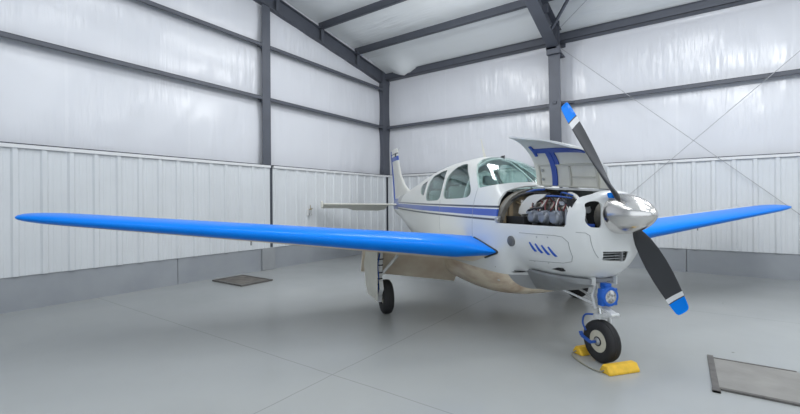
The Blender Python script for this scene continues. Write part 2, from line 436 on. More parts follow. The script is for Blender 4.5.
# purlins and eave strut (Z sections)
def zsec(u0, u1, y, z, h, fl, slope=0, t=.006):
    b = MB()
    def bar(y0, y1, z0, z1): b.add([(u, yy, zz+slope*0) for u in (u0, u1) for yy, zz in ((y0, z0), (y1, z0), (y1, z1), (y0, z1))], [(0, 1, 2, 3), (7, 6, 5, 4), (0, 4, 5, 1), (1, 5, 6, 2), (2, 6, 7, 3), (3, 7, 4, 0)])
    bar(y-t/2, y+t/2, z, z+h); bar(y-fl, y, z, z+t); bar(y, y+fl, z+h-t, z+h)
    bar(y-fl, y-fl+t, z, z+.025)
    return b
for d, lab in ((1.35, 'lowest grey roof purlin, the first up from the eave strut'), (2.78, 'second grey roof purlin up from the eave strut'),
               (4.22, 'third grey roof purlin up from the eave strut'), (5.66, 'fourth grey roof purlin up from the eave strut')):
    o = room(zsec(-.16, LX, -d, 5.60+SL*d, .22, .09), 'roof_purlin', 'steel'); tag(o, lab, 'purlin', 'grey roof purlins')
b = MB().box(.0, LX, -.02, -.005, 5.46, 5.60).box(0, LX, -.05, .17, 5.405, 5.417).box(0, LX, -.05, .17, 5.588, 5.60).box(0, LX, -.05, -.044, 5.405, 5.47)
tag(room(b, 'eave_strut', 'steel'), 'grey eave strut along the top of the right wall, under the roof edge', 'eave strut')
# girts
def girt(axis, u0, u1, ztop):
    b = MB()
    if axis == 'L':
        b.box(-.012, -.003, -u1, -u0, ztop-.072, ztop).box(-.19, -.003, -u1, -u0, ztop-.008, ztop).box(-.03, -.003, -u1, -u0, ztop-.076, ztop-.068)
    else:
        b.box(u0, u1, .003, .012, ztop-.085, ztop).box(u0, u1, .003, .19, ztop-.008, ztop).box(u0, u1, .003, .03, ztop-.089, ztop-.081)
    return room(b, 'wall_girt', 'steel')
G = 'grey wall girts'
tag(girt('L', .17, 4.44, 3.92), 'lower grey girt on the left wall between the corner and the gable column', 'girt', G)
tag(girt('L', 4.67, 14.4, 3.92), 'lower grey girt on the left wall, near bay in front of the gable column', 'girt', G)
tag(girt('L', .17, 4.44, 5.12), 'upper grey girt on the left wall between the corner and the gable column', 'girt', G)
tag(girt('L', 4.67, 14.4, 5.12), 'upper grey girt on the left wall, near bay reaching the top of the photo', 'girt', G)
tag(girt('R', .02, 5.12, 3.93), 'grey girt on the right wall between the corner and the frame column', 'girt', G)
tag(girt('R', 5.32, LX, 3.93), 'long grey girt on the right wall, right of the frame column above the propeller', 'girt', G)
# kicker braces
b = MB().bar((5.22, -.34, 3.86), (5.62, .02, 3.90), .05, .05).bar((5.22, -.34, 3.86), (5.3, -.36, 3.86), .05, .06)
tag(room(b, 'flange_brace', 'steel'), 'short grey angle brace from the frame column to the girt, beside the propeller tip', 'brace', 'grey angle braces')
b = MB().bar((5.36, -1.0, 5.36), (5.80, -1.34, 5.79), .05, .05)
tag(room(b, 'flange_brace', 'steel'), 'short grey angle brace from the frame rafter up to a roof purlin', 'brace', 'grey angle braces')
# bracing rods
def rod(p, q, lab):
    b = MB().tube([p, q], .006, 8); o = room(b, 'bracing_cable', 'cable', smooth=60); tag(o, lab, 'cable', 'thin steel bracing cables'); return o
rod((5.33, -.08, 5.23), (10.36, -.08, .42), 'thin steel bracing cable slanting down to the right from the frame column top')
rod((10.36, -.10, 5.02), (5.36, -.10, .30), 'thin steel bracing cable slanting down to the left behind the spinner')
rod((5.34, -.30, 5.60), (10.3, -5.6, 6.52), 'thin steel roof bracing cable running up from the frame column under the roof')

# ---- drains
dr = empty('drain_cover', RW @ Matrix.Translation((.735, -5.70, 0)))
MB().box(-.44, .44, -.30, .30, .001, .020).build('cover_plate', 'drain', dr, bevel=.004)
b = MB().box(-.475, .475, -.34, -.30, .001, .028).box(-.475, .475, .30, .34, .001, .028).box(-.475, -.44, -.30, .30, .001, .028).box(.44, .475, -.30, .30, .001, .028)
b.build('frame', 'drain_frame', dr)
tag(dr, 'square brown-grey floor drain cover near the left wall pilaster', 'drain cover')
td = empty('trench_drain', RW @ Matrix.Translation((7.92, -5.94, 0)))
MB().box(.05, 2.4, -.36, .37, .001, .012).build('cover_slab', 'drain_concrete', td)
MB().box(.005, .05, -.46, .44, .001, .016).box(.0, .055, -.46, -.41, .001, .018).build('end_angle', 'drain_frame', td)
MB().box(.05, 2.5, -.395, -.362, .001, .016).build('edge_angle', 'drain_frame', td)
MB().box(.05, .62, .368, .388, .001, .016).build('edge_angle', 'drain_frame', td)
tag(td, 'long trench drain with iron frame and pale concrete cover, right foreground floor', 'trench drain')
# ---- little valve on the gable wall
va = empty('wall_valve', RW @ Matrix.Translation((0.05, -3.36, 1.28)))
MB().box(-.045, .012, -.06, .06, -.09, .09).build('back_plate', 'trim_white', va, bevel=.006)
MB().tube([(0, 0, -.05), (.07, 0, -.05), (.07, 0, .04)], .018, 10).lathe([(0, .03), (.02, .034), (.05, .022)], (.07, 0, -.09), (0, 0, 1), 12).build('valve_body', 'alu', va, smooth=40)
MB().lathe([(0, .028), (.012, .028)], (.07, 0, .05), (0, 0, 1), 10).bar((.07, -.06, .06), (.07, .06, .09), .02, .012).tube([(.07, .0, .06), (.07, -.02, .17)], .008, 8).build('handle', 'brass', va)
tag(va, 'small brass-handled valve on a plate on the ribbed left wall', 'valve')

# ------------------------------------------------------------------ the airplane: local x forward, y to its left, z up,
# origin on the floor under the nose wheel
AW = SV @ Matrix.Translation((1.8793, 3.7933, 0)) @ Matrix.Rotation(-1.29273567, 4, 'Z')
A = empty('airplane', AW)
tag(A, 'white single propeller airplane with bright blue wing edges and its engine cowling door open', 'airplane')
ST=np.array([
#  s    zt    zb    hw    zm   nt  nb
[ .22,1.545,1.03, .22,1.36,2.2,2.2],
[ .19,1.58, .95, .29,1.34,2.3,2.3],
[ .13,1.597, .87, .345,1.31,2.4,2.4],
[ .03,1.608, .79, .395,1.28,2.5,2.4],
[-.15,1.618,.745, .445,1.25,2.5,2.4],
[-.4, 1.635,.725,.50,1.20,2.6,2.4],
[-.62,1.645,.735,.53, 1.17,2.6,2.5],
[-.75,1.655,.66,.55, 1.14,2.6,2.6],
[-.85,1.665,.50,.565,1.13,2.6,2.8],
[-.95,1.675,.44, .575,1.12,2.6,3.0],
[-1.2,1.86, .385,.59,1.10,2.5,3.2],
[-1.5,2.02, .35,.60,1.10,2.4,3.3],
[-1.85,2.115,.33,.605,1.10,2.4,3.3],
[-2.2,2.15, .325,.605,1.10,2.4,3.2],
[-2.8,2.145,.345,.60,1.10,2.4,3.1],
[-3.5,2.10, .46, .57,1.12,2.3,2.7],
[-4.2,2.02, .62, .50,1.15,2.2,2.5],
[-5.0,1.90, .80, .40,1.22,2.1,2.3],
[-5.9,1.77, .99, .27,1.32,2.0,2.1],
[-6.6,1.68,1.13, .17,1.39,2.0,2.0],
[-7.2,1.60,1.24, .08,1.42,2.0,2.0],
[-7.35,1.55,1.30,.04,1.43,2.0,2.0]])
def _pchip(x,y):
    h=np.diff(x);d=np.diff(y)/h;m=np.zeros_like(y)
    for i in range(1,len(x)-1):
        if d[i-1]*d[i]>0:
            w1=2*h[i]+h[i-1];w2=h[i]+2*h[i-1];m[i]=(w1+w2)/(w1/d[i-1]+w2/d[i])
    m[0]=d[0];m[-1]=d[-1]
    def f(t):
        t=min(max(t,x[0]),x[-1]);i=min(max(int(np.searchsorted(x,t))-1,0),len(x)-2)
        u=(t-x[i])/h[i];return ((1+2*u)*(1-u)**2*y[i]+u*(1-u)**2*h[i]*m[i]+u*u*(3-2*u)*y[i+1]+u*u*(u-1)*h[i]*m[i+1])
    return f
_X=ST[::-1,0].copy();_FN=[_pchip(_X,ST[::-1,c].copy()) for c in range(1,7)]
def section(s): return [f(s) for f in _FN]
def half_y(s,z):
    zt,zb,hw,zm,nt,nb=section(s)
    if z>=zm: q=(z-zm)/(zt-zm);n=nt
    else: q=(zm-z)/(zm-zb);n=nb
    return hw*max(0,1-min(q,1)**n)**(1/n)

def ring(s, inset=0, n=96, dz=0):
    zt, zb, hw, zm, nt, nb = section(s); zt -= inset; zb += inset; hw = max(hw-inset, .005)
    out = []
    for k in range(n):
        a = 2*PI*k/n; c, q = math.cos(a), math.sin(a); e = nt if q >= 0 else nb
        out.append((s, hw*math.copysign(abs(c)**(2/e), c), zm+(zt-zm if q >= 0 else zm-zb)*math.copysign(abs(q)**(2/e), q)+dz))
    return out
def svals(a, b):
    out = [a]; s = a
    while s > b:
        step = .02 if s > -.02 else (.035 if s > -2 else .07); s = max(b, s-step); out.append(s)
    return out
shell = MB()
shell.rings([ring(s) for s in svals(.22, -7.35)], 0)
inner = MB(); inner.rings([ring(s, .018) for s in svals(.20, -7.30)], 1)
def mk(mb, mats):
    o = mb.build('tmp', mats); return o
so = mk(shell, ['fuselage', 'int_grey']); si = mk(inner, ['fuselage', 'int_grey'])
# join: outer + reversed inner = one closed solid with a cavity
bm = bmesh.new(); bm.from_mesh(so.data)
b2 = bmesh.new(); b2.from_mesh(si.data); bmesh.ops.reverse_faces(b2, faces=b2.faces); tmpme = bpy.data.meshes.new('t'); b2.to_mesh(tmpme); bm.from_mesh(tmpme); bm.to_mesh(so.data); bm.free(); b2.free()
bpy.data.objects.remove(si)
def fillet(poly, r=.04, n=4):
    out = []; N = len(poly)
    for i in range(N):
        p = Vector(poly[i]); a = Vector(poly[i-1])-p; c = Vector(poly[(i+1) % N])-p
        d = min(r, a.length*.45, c.length*.45); p0 = p+a.normalized()*d; p1 = p+c.normalized()*d
        for k in range(n+1):
            t = k/n; q = p0*(1-t)**2+p*2*t*(1-t)+p1*t*t; out.append((q.x, q.y))
    return out
W1 = fillet([(-2.43, 1.548), (-1.97, 1.55), (-1.70, 1.562), (-1.635, 1.60), (-1.65, 1.66), (-1.80, 1.82), (-2.13, 2.035), (-2.25, 2.055), (-2.37, 2.05), (-2.52, 2.0), (-2.60, 1.90), (-2.555, 1.73), (-2.525, 1.59)], .05)
W2 = fillet([(-3.24, 1.522), (-2.757, 1.530), (-2.66, 1.56), (-2.64, 1.66), (-2.685, 1.84), (-2.84, 2.015), (-3.10, 2.0), (-3.44, 1.955), (-3.47, 1.83), (-3.42, 1.677), (-3.36, 1.557)], .05)
W3 = fillet([(-3.545, 1.628), (-3.595, 1.788), (-3.70, 1.88), (-3.96, 1.845), (-4.014, 1.768), (-3.855, 1.68), (-3.65, 1.622)], .04)
WS = [(-.93, 1.80), (-1.02, 1.735), (-1.16, 1.710), (-1.475, 1.675), (-1.663, 1.852), (-1.86, 2.01), (-1.90, 2.06), (-1.86, 2.3), (-.93, 2.3)]
OPEN = [(-.925, 1.265), (.0, 1.268), (.02, 1.30), (.02, 1.45), (.045, 1.53), (.117, 1.565), (.16, 1.75), (-.95, 1.75), (-1.0, 1.66), (-1.034, 1.613), (-1.02, 1.52), (-.975, 1.41), (-.945, 1.29)]
INL = fillet([(-.302, 1.475), (-.265, 1.500), (-.21, 1.502), (-.183, 1.467), (-.183, 1.292), (-.20, 1.268), (-.288, 1.272), (-.320, 1.319)], .03)
LOW = [(-.165, 1.056), (.10, 1.052), (.085, .963), (-.150, .978)]
def cutter(poly, axis, a0, a1):
    return mk(MB().prism(poly, axis, a0, a1), ['fuselage', 'int_grey'])
def boolean(o, c, op):
    m = o.modifiers.new('b', 'BOOLEAN'); m.object = c; m.operation = op; m.solver = 'EXACT'
    dg = bpy.context.evaluated_depsgraph_get(); me = bpy.data.meshes.new_from_object(o.evaluated_get(dg)); o.modifiers.remove(m)
    return me
def finish(me, name, parent, mats=None, smooth=35, all0=False):
    if mats:
        for i, k in enumerate(mats): me.materials[i] = M[k]
    if all0:
        for p in me.polygons: p.material_index = 0
    o = bpy.data.objects.new(name, me); C.objects.link(o); o.parent = parent
    me.shade_smooth(); me.set_sharp_from_angle(angle=math.radians(smooth)); me.name = name
    return o
cuts = []
for nm, poly in (('cabin_window', W1), ('cabin_window', W2), ('quarter_window', W3)):
    for sg in (-1, 1): cuts.append((nm, cutter(poly, 'y', sg*.10, sg*1.0)))
cuts.append(('windshield', cutter(WS, 'y', -1.0, 1.0)))
cuts.append(('cowling_door', cutter(OPEN, 'y', -1.0, -.015)))
cuts.append((None, cutter(INL, 'x', .02, .5))); cuts.append((None, cutter([(-y, z) for y, z in INL], 'x', .02, .5)))
cuts.append((None, cutter(LOW, 'x', .05, .5)))
parts = {}
for nm, c in cuts:
    if nm in ('cabin_window', 'quarter_window'):
        finish(boolean(so, c, 'INTERSECT'), nm, A, ['side_glass', 'side_glass'])
    elif nm == 'windshield': finish(boolean(so, c, 'INTERSECT'), nm, A, ['glass', 'glass'])
    elif nm == 'cowling_door': door_me = boolean(so, c, 'INTERSECT')
cur = so
for nm, c in cuts:
    me = boolean(cur, c, 'DIFFERENCE'); old = cur; cur = bpy.data.objects.new('fz', me); C.objects.link(cur); bpy.data.objects.remove(old)
fuse_me = cur.data; bpy.data.objects.remove(cur)
for nm, c in cuts: bpy.data.objects.remove(c)
fus = finish(fuse_me, 'fuselage', A, ['fuselage', 'int_grey'], 32)

# ---- the engine cowling door: hinged on the top centre line, swung up a quarter turn
ZH = 1.645
def swing(p): x, y, z = p; zh = 1.600-.072*(x-.07); return (x, (z-zh), zh - y + .0)
for v in door_me.vertices: v.co = swing(v.co)
door = finish(door_me, 'cowling_door', A, ['white', 'cream'], 40)
def inner_pt(s, u, off=.025):
    """point on the inside of the opened door: u = 0 hinge .. 1 lower edge"""
    zt, zb, hw, zm, nt, nb = section(s); zt -= off; hw -= off
    a0 = PI/2; a1 = PI - math.asin(max(0, min(1, ((1.268-zm)/(zt-zm))))**(nt/2))
    a = a0+(a1-a0)*u; c, q = math.cos(a), math.sin(a)
    return swing((s, hw*math.copysign(abs(c)**(2/nt), c), zm+(zt-zm)*abs(q)**(2/nt)))
def arc_u(s, n=60):
    us = [i/n for i in range(n+1)]; P = [Vector(inner_pt(s, u)) for u in us]; L = [0]
    for i in range(n): L.append(L[-1]+(P[i+1]-P[i]).length)
    return us, L
def u_at(s, dist):
    us, L = arc_u(s)
    for i in range(len(us)-1):
        if L[i+1] >= dist: return us[i]+(us[i+1]-us[i])*(dist-L[i])/max(1e-6, L[i+1]-L[i])
    return 1
def strip(svs, dists, off0=.022, off1=.034):
    """a raised strip on the door's inner face, following its curve"""
    b = MB()
    top = [[inner_pt(s, u_at(s, d), off1) for s in svs] for d in dists]; bot = [[inner_pt(s, u_at(s, d), off0) for s in svs] for d in dists]
    rs = []
    for t, q in zip(top, bot): rs.append(t+q[::-1])
    return b.rings(rs)
import itertools
dl = [i*.02 for i in range(0, 33)]
strip((-.655, -.575), [.02+.02*i for i in range(22)]).build('door_rib', 'rib_blue', door, smooth=40)
strip((-.86, -.55, -.3, -.10, .0), [.40, .42, .44, .455]).build('door_rib', 'rib_blue', door, smooth=40)
strip((-.575, -.545, -.515), [.24+.02*i for i in range(10)], .022, .030).build('rib_gusset', 'rib_blue', door)
strip((-.875, -.83), [.36+.02*i for i in range(8)]).build('rib_gusset', 'rib_blue', door)
for d0 in (.01, .235): strip((-.90, -.6, -.3, .0), [d0, d0+.018], .02, .03).build('stiffener', 'cream_shade', door)
for s0 in (-.90, -.39, -.02): strip((s0, s0+.025), [.01+.02*i for i in range(12)], .02, .03).build('stiffener', 'cream_shade', door)
strip((-.36, -.2, -.04), [.11, .125], .02, .028).build('stiffener', 'cream_shade', door)
for s, d in ((-.82, .09), (-.82, .19)):
    p = inner_pt(s, u_at(s, d), .03); MB().lathe([(0, .018), (.012, .016)], p, (0, -1, 0), 12).build('door_latch', 'alu', door, smooth=40)
for k in range(3):
    x = -.85+.42*k; MB().tube([(x, -.004, 1.600-.072*(x-.07)+.012), (x+.14, -.004, 1.600-.072*(x+.14-.07)+.012)], .009, 8).build('hinge', 'alu', door, smooth=40)

# ---- firewall, bay jamb and the engine
def bay_profile(s, n=40):
    zt, zb, hw, zm, nt, nb = section(s); zt -= .022; hw -= .022; pts = []
    for k in range(n+1):
        a = PI*k/n; c, q = math.cos(a), math.sin(a); pts.append((hw*math.copysign(abs(c)**(2/nt), c), zm+(zt-zm)*abs(q)**(2/nt)))
    return pts
fwp = bay_profile(-.95)
MB().prism([(fwp[0][0], .76)]+fwp+[(fwp[-1][0], .76)], 'x', -1.0, -.985).build('firewall', 'fire', A)
rs = []
for s, o in ((-.90, 0), (-.985, 0), (-.985, .07), (-.90, .05)):
    pr = bay_profile(-.93); c = Vector((0, 1.2)); rs.append([(s, y*(1-o*1.3), z-(o if z > 1.3 else 0)) for y, z in pr if y < .02])
b = MB(); n = len(rs[0])
vs = [p for r in rs for p in r]; b.add(vs, [(i*n+j, i*n+j+1, ((i+1) % 4)*n+j+1, ((i+1) % 4)*n+j) for i in range(4) for j in range(n-1)])
b.build('bay_frame', 'jamb', A, smooth=50)
b = MB()
for y, z, h in ((-.36, 1.36, .26), (-.22, 1.46, .2), (-.44, 1.33, .14)): b.box(-.985, -.955, y-.03, y+.02, z-h/2, z+h/2)
b.build('firewall_stiffener', 'hose_tan', A, bevel=.004)
MB().box(-.98, -.12, -.34, .36, .84, .87).box(-.98, -.03, -.36, .30, 1.10, 1.20).box(-.96, -.56, -.44, -.36, 1.19, 1.245).box(-.965, -.60, -.43, -.335, 1.24, 1.34).build('bay_floor_shade', 'dark', A)  # bay floor, plus dark boxes standing in for the shadow inside the bay

E = MB()                                                            # crankcase
E.rings([[(s, y*w, 1.36+z*h) for y, z in [(math.cos(2*PI*k/20), math.sin(2*PI*k/20)) for k in range(20)]] for s, w, h in ((.19, .07, .07), (.10, .09, .09), (.04, .13, .15), (-.05, .15, .17), (-.55, .16, .18), (-.62, .14, .16), (-.72, .13, .15), (-.78, .08, .1))])
E.box(-.75, -.62, -.20, .20, 1.32, 1.48).box(-.56, -.0, -.08, .08, 1.48, 1.53)
eng = E.build('engine', 'engine', A, smooth=40)
cx = (-.505, -.325, -.145)
for sg in (-1, 1):
    for i, x in enumerate(cx):
        x2 = x - (.05 if sg > 0 else 0)
        prof = [(.12, .07)]; 
        for k in range(9): prof += [(.15+k*.02, .083), (.158+k*.02, .083), (.159+k*.02, .068), (.169+k*.02, .068)]
        MB().lathe(prof, (x2, 0, 1.345), (0, sg, 0), 24).build('cylinder', 'cyl', eng, smooth=40)
        b = MB().lathe([(.33, .066), (.345, .072), (.365, .072), (.37, .064), (.405, .061), (.418, .052), (.425, .03), (.426, .0)] if sg < 0 else [(.33, .078), (.36, .083), (.37, .074), (.40, .06), (.405, 0)], (x2, 0, 1.345), (0, sg, 0), 28)
        if sg < 0:
            b.box(x2-.052, x2+.052, -.434, -.405, 1.375, 1.400).box(x2-.066, x2+.066, -.375, -.345, 1.31, 1.41)
            for k in range(6): b.lathe([(.362, .009), (.376, .009)], (x2+.066*math.cos(k*PI/3+.3), 0, 1.345+.066*math.sin(k*PI/3+.3)), (0, -1, 0), 6)
        b.build('rocker_cover', 'rocker', eng, smooth=35)
# white sheet baffle curving round the aft end of the cylinders
bp = smoothpath([(-.86, 1.375), (-.83, 1.44), (-.76, 1.50), (-.66, 1.555), (-.52, 1.575), (-.36, 1.575)], 6)
b = MB(); poly = [(p.x, p.y) for p in bp] + [(-.40, 1.545), (-.52, 1.50), (-.555, 1.44), (-.57, 1.40), (-.60, 1.375), (-.82, 1.36)]
b.prism(poly, 'y', -.335, -.322); b.build('baffle', 'baffle', eng)
MB().tube([(-.62, -.336, 1.38), (-.61, -.336, 1.40), (-.61, -.336, 1.44)], .016, 8).build('baffle_seal', 'hose_tan', eng, smooth=40)
MB().box(-.60, .02, -.10, .335, 1.50, 1.508).build('baffle', 'baffle', eng)
MB().box(-.86, -.84, -.30, .38, 1.1, 1.52).build('baffle', 'baffle', eng)
# intake runners and top clutter
b = MB()
for x in cx: b.tube(smoothpath([(x+.05, -.33, 1.42), (x+.05, -.27, 1.49), (x+.03, -.16, 1.51), (x, -.05, 1.50)]), .026, 10)
b.tube(smoothpath([(-.70, -.22, 1.46), (-.55, -.24, 1.48), (-.3, -.25, 1.47), (-.02, -.24, 1.45)]), .02, 10)
b.box(-.70, -.60, -.31, -.20, 1.38, 1.46).box(.0, .05, -.34, -.20, 1.26, 1.40)
b.build('intake_runner', 'engine', eng, smooth=40)
MB().lathe([(0, .05), (.05, .055), (.11, .05), (.13, .03)], (-.80, -.26, 1.44), (1, 0, -.1), 18).build('magneto', 'engine', eng, smooth=40)
MB().lathe([(0, .03), (.09, .03), (.092, .04), (.11, .04)], (-.70, -.18, 1.48), (0, -.2, 1), 16).build('oil_filler', 'hose_black', eng, smooth=40)
MB().tube(smoothpath([(-.30, -.12, 1.55), (-.18, -.2, 1.575), (-.05, -.24, 1.55), (.03, -.26, 1.50)]), .018, 10).build('hose', 'baffle', eng, smooth=50)
MB().box(-.16, -.08, -.34, -.28, 1.46, 1.50).box(-.05, .01, -.36, -.30, 1.29, 1.43).build('fuel_divider', 'alu', eng, bevel=.005)
rnd = random.Random(3)
for i in range(12):
    x0 = -.62+.05*i; pts = [(x0, -.20, 1.47), (x0+rnd.uniform(-.03, .08), -.28, 1.50+rnd.uniform(0, .04)), (x0+rnd.uniform(.0, .12), -.345, 1.47), (x0+.04+rnd.uniform(0, .08), -.37, 1.41)]
    MB().tube(smoothpath(pts), .0065, 7).build('ignition_lead', ('hose_red', 'hose_black', 'hose_red', 'baffle')[i % 4], eng, smooth=60)
for pts, r in (([(-.60, -.30, 1.535), (-.40, -.31, 1.555), (-.22, -.30, 1.55), (-.05, -.28, 1.53)], .009), ([(-.30, -.2, 1.54), (-.20, -.27, 1.585), (-.08, -.26, 1.56), (.0, -.2, 1.52)], .008), ([(-.80, -.27, 1.60), (-.72, -.22, 1.625), (-.62, -.16, 1.63)], .012)):
    MB().tube(smoothpath(pts), r, 8).build('hose', 'hose_blue', eng, smooth=60)
for pts, r in (([(-.70, -.3, 1.36), (-.62, -.37, 1.40), (-.50, -.38, 1.43), (-.36, -.36, 1.44)], .012), ([(-.2, -.26, 1.53), (-.1, -.33, 1.51), (.0, -.33, 1.45), (.02, -.30, 1.35)], .014), ([(-.45, -.24, 1.53), (-.35, -.3, 1.56), (-.27, -.3, 1.50), (-.2, -.34, 1.46)], .01), ([(-.93, -.42, 1.48), (-.86, -.34, 1.56), (-.74, -.24, 1.60), (-.6, -.1, 1.58)], .012)):
    MB().tube(smoothpath(pts), r, 8).build('hose', 'hose_black', eng, smooth=60)
MB().tube([(-.985, -.28, 1.50), (-.70, -.16, 1.38)], .014, 8).tube([(-.985, -.42, 1.27), (-.72, -.15, 1.27)], .014, 8).build('engine_mount', 'hose_tan', eng, smooth=40)
MB().box(-.955, -.90, -.565, -.515, 1.265, 1.335).lathe([(0, .03), (.02, .03)], (-.925, -.56, 1.30), (0, -1, 0), 12).build('cowl_latch', 'alu', A, bevel=.004)
# things glimpsed inside the nose intakes
MB().box(-.02, .05, -.36, .36, 1.24, 1.52).build('intake_shade_box', 'dark', A)  # dark backing that paints in the shade inside the intakes
for sg in (-1, 1):
    b = MB().tube([(.06, sg*.20, 1.29), (.08, sg*.27, 1.40), (.06, sg*.31, 1.47)], .008, 6).tube([(.05, sg*.31, 1.33), (.09, sg*.20, 1.45)], .006, 6).lathe([(0, .03), (.04, .03)], (.055, sg*.22, 1.42), (1, 0, 0), 12)
    b.build('intake_line', 'alu', A, smooth=40)
    MB().box(.05, .15, sg*.25-.05, sg*.25+.055, 1.268, 1.298).build('intake_pad', 'rib_blue', A, bevel=.006)
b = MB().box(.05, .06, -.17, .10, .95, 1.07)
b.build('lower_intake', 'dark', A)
b = MB()
for k in range(3): b.box(.13, .19, -.16, .085, .985+.024*k, .992+.024*k)
b.box(.14, .215, .028, .036, .962, 1.056); b.build('intake_slat', 'alu', A)

# ---- lower cowl, outlet flap
def low_ring(s, hw, zb):
    return [(s, y*hw, z) for y, z in ((-1, .78), (-1, .755), (-.93, .725), (-.40, zb+.015), (-.2, zb), (.2, zb), (.40, zb+.015), (.93, .725), (1, .755), (1, .78))]
MB().rings([low_ring(*q) for q in ((.02, .16, .745), (-.06, .22, .715), (-.2, .28, .65), (-.4, .32, .585), (-.6, .33, .54), (-.75, .33, .52), (-.95, .33, .50))]).build('lower_cowl', 'cowl_grey', A, smooth=25)
MB().rings([[(-.70, y, .74), (-.715, y, .735), (-1.02, y, z1), (-1.01, y, z1+.012)] for y, z1 in ((-.46, .715), (-.36, .70), (-.30, .70))]).build('cowl_flap', 'cowl_grey', A)
MB().box(-1.0, -.72, -.44, -.30, .742, .748).build('cowl_outlet', 'dark', A)  # dark sheet painting in the shaded outlet opening

# ---- seams, louvers, static port on the cowl side
def onside(s, z, off=.003): return (s, -(half_y(s, z)+off), z)
def seam(poly, closed=False, r=.0028):
    pts = []
    P = list(poly)+([poly[0]] if closed else [])
    for (s0, z0), (s1, z1) in zip(P[:-1], P[1:]):
        k = max(2, int(math.hypot(s1-s0, z1-z0)/.03))
        for i in range(k): t = i/k; pts.append(onside(s0+(s1-s0)*t, z0+(z1-z0)*t, .0))
    pts.append(onside(*P[-1], .0)); return MB().tube(pts, r, 5)
seam([(-.55, 1.18), (-.10, 1.183), (-.02, 1.175), (.03, 1.13), (.036, 1.0), (.01, .95), (-.08, .925), (-.50, .90)]).build('panel_seam', 'cowl_grey', A)
seam([(.10, 1.225), (.165, 1.222), (.185, 1.20), (.180, 1.0)]).build('panel_seam', 'cowl_grey', A)
seam([(-1.49, 1.68), (-1.49, 1.40), (-1.47, 1.0)]).build('panel_seam', 'cowl_grey', A)
seam([(-2.62, 1.54), (-2.60, 1.30), (-2.55, 1.05)]).build('panel_seam', 'cowl_grey', A)
for k in range(4):
    s0 = -.398+.073*k; b = MB(); rs = []
    for t in (0, .25, .5, .75, 1):
        s = s0+.068*t; z = 1.098-.009*k-.088*t; w = .008+.022*t*(1 if t < .9 else .6)
        rs.append([onside(s, z, -.004), onside(s, z, .008), onside(s-w, z-.004, .010), onside(s-w, z-.004, -.004)])
    b.rings(rs).build('louver', 'louver_blue', A)
p = onside(-.677, 1.084, .0); MB().lathe([(-.02, .056), (.010, .056), (.014, .05)], p, (.12, -1, -.05), 24).build('static_vent', 'vent', A, smooth=40)
for s in (-.58, -.52, -.30, -.12, -.04): q = onside(s, .755, -.005); MB().lathe([(0, .009), (.012, .007)], q, (0, -1, -.2), 8).build('cowl_fastener', 'alu', A)
for s, z in ((-.31, 1.155), (-.18, 1.16), (-.42, .90), (-.25, .905)): q = onside(s, z, -.002); MB().lathe([(0, .008), (.005, .007)], q, (0, -1, 0), 8).build('cowl_fastener', 'alu', A)

# ---- cabin interior
MB().prism([(-1.10, 1.62), (-1.25, 1.655), (-1.48, 1.665), (-1.52, 1.64), (-1.52, 1.25), (-1.45, 1.22)], 'y', -.43, .43).build('instrument_panel', 'panel_black', A, bevel=.01)
ip = [o for o in C.objects if o.name == 'instrument_panel'][0]
for y in (-.30, -.18, -.06, .06, .18, .30):
    for z in (1.58, 1.46): MB().lathe([(0, .045), (.008, .042)], (-1.521, y, z), (-1, 0, 0), 16).build('dial', 'dial', ip)
MB().box(-3.9, -1.0, -.50, .50, .60, .72).build('cabin_floor', 'int_grey', A)
for x, h in ((-2.35, 1.74), (-3.15, 1.70)):
    for y in (-.27, .27):
        seat = MB().box(x-.02, x+.46, y-.21, y+.21, .95, 1.10).build('cabin_seat', 'seat', A, bevel=.04, smooth=40)
        b = MB(); b.rings([[(x-.02-.22*t+d, y+w*.5*s2, 1.05+(h-1.05)*t) for d, s2 in ((-.05, -1), (.05, -1), (.05, 1), (-.05, 1))] for t, w in ((0, .42), (.5, .44), (.9, .40), (1, .32))])
        b.build('backrest', 'seat', seat, bevel=.03, smooth=40)
        MB().box(x-.31, x-.22, y-.12, y+.12, h+.03, h+.17).build('headrest', 'seat', seat, bevel=.03, smooth=40)
MB().tube([(-1.52, -.22, 1.42), (-1.70, -.22, 1.44)], .015, 8).tube(smoothpath([(-1.71, -.36, 1.50), (-1.71, -.33, 1.41), (-1.71, -.11, 1.41), (-1.71, -.08, 1.50)]), .016, 8).build('control_yoke', 'panel_black', A, smooth=40)
def inrib(s):
    pts = [p for p in ring(s, .03, 48) if p[2] > 1.5]; pts = sorted(pts, key=lambda p: math.atan2(p[2]-1.4, p[1])); return pts
MB().tube(inrib(-1.83), .018, 6).tube(inrib(-2.64), .018, 6).tube([(-1.05, 0, 1.725), (-1.30, 0, 1.875), (-1.55, 0, 2.005), (-1.83, 0, 2.09)], .012, 6).build('cabin_frame', 'int_grey', A, smooth=60)
# antennas on the roof
b = MB().rings([[(x+dx*c, .006*e, z) for c, e in ((-1, 0), (0, -1), (1, 0), (0, 1))] for x, z, dx in ((-2.26, 2.13, .045), (-2.33, 2.30, .03), (-2.39, 2.45, .014))])
b.build('antenna', 'cream', A)
MB().box(-1.90, -1.80, .05, .055, 2.09, 2.135).build('antenna', 'black', A)

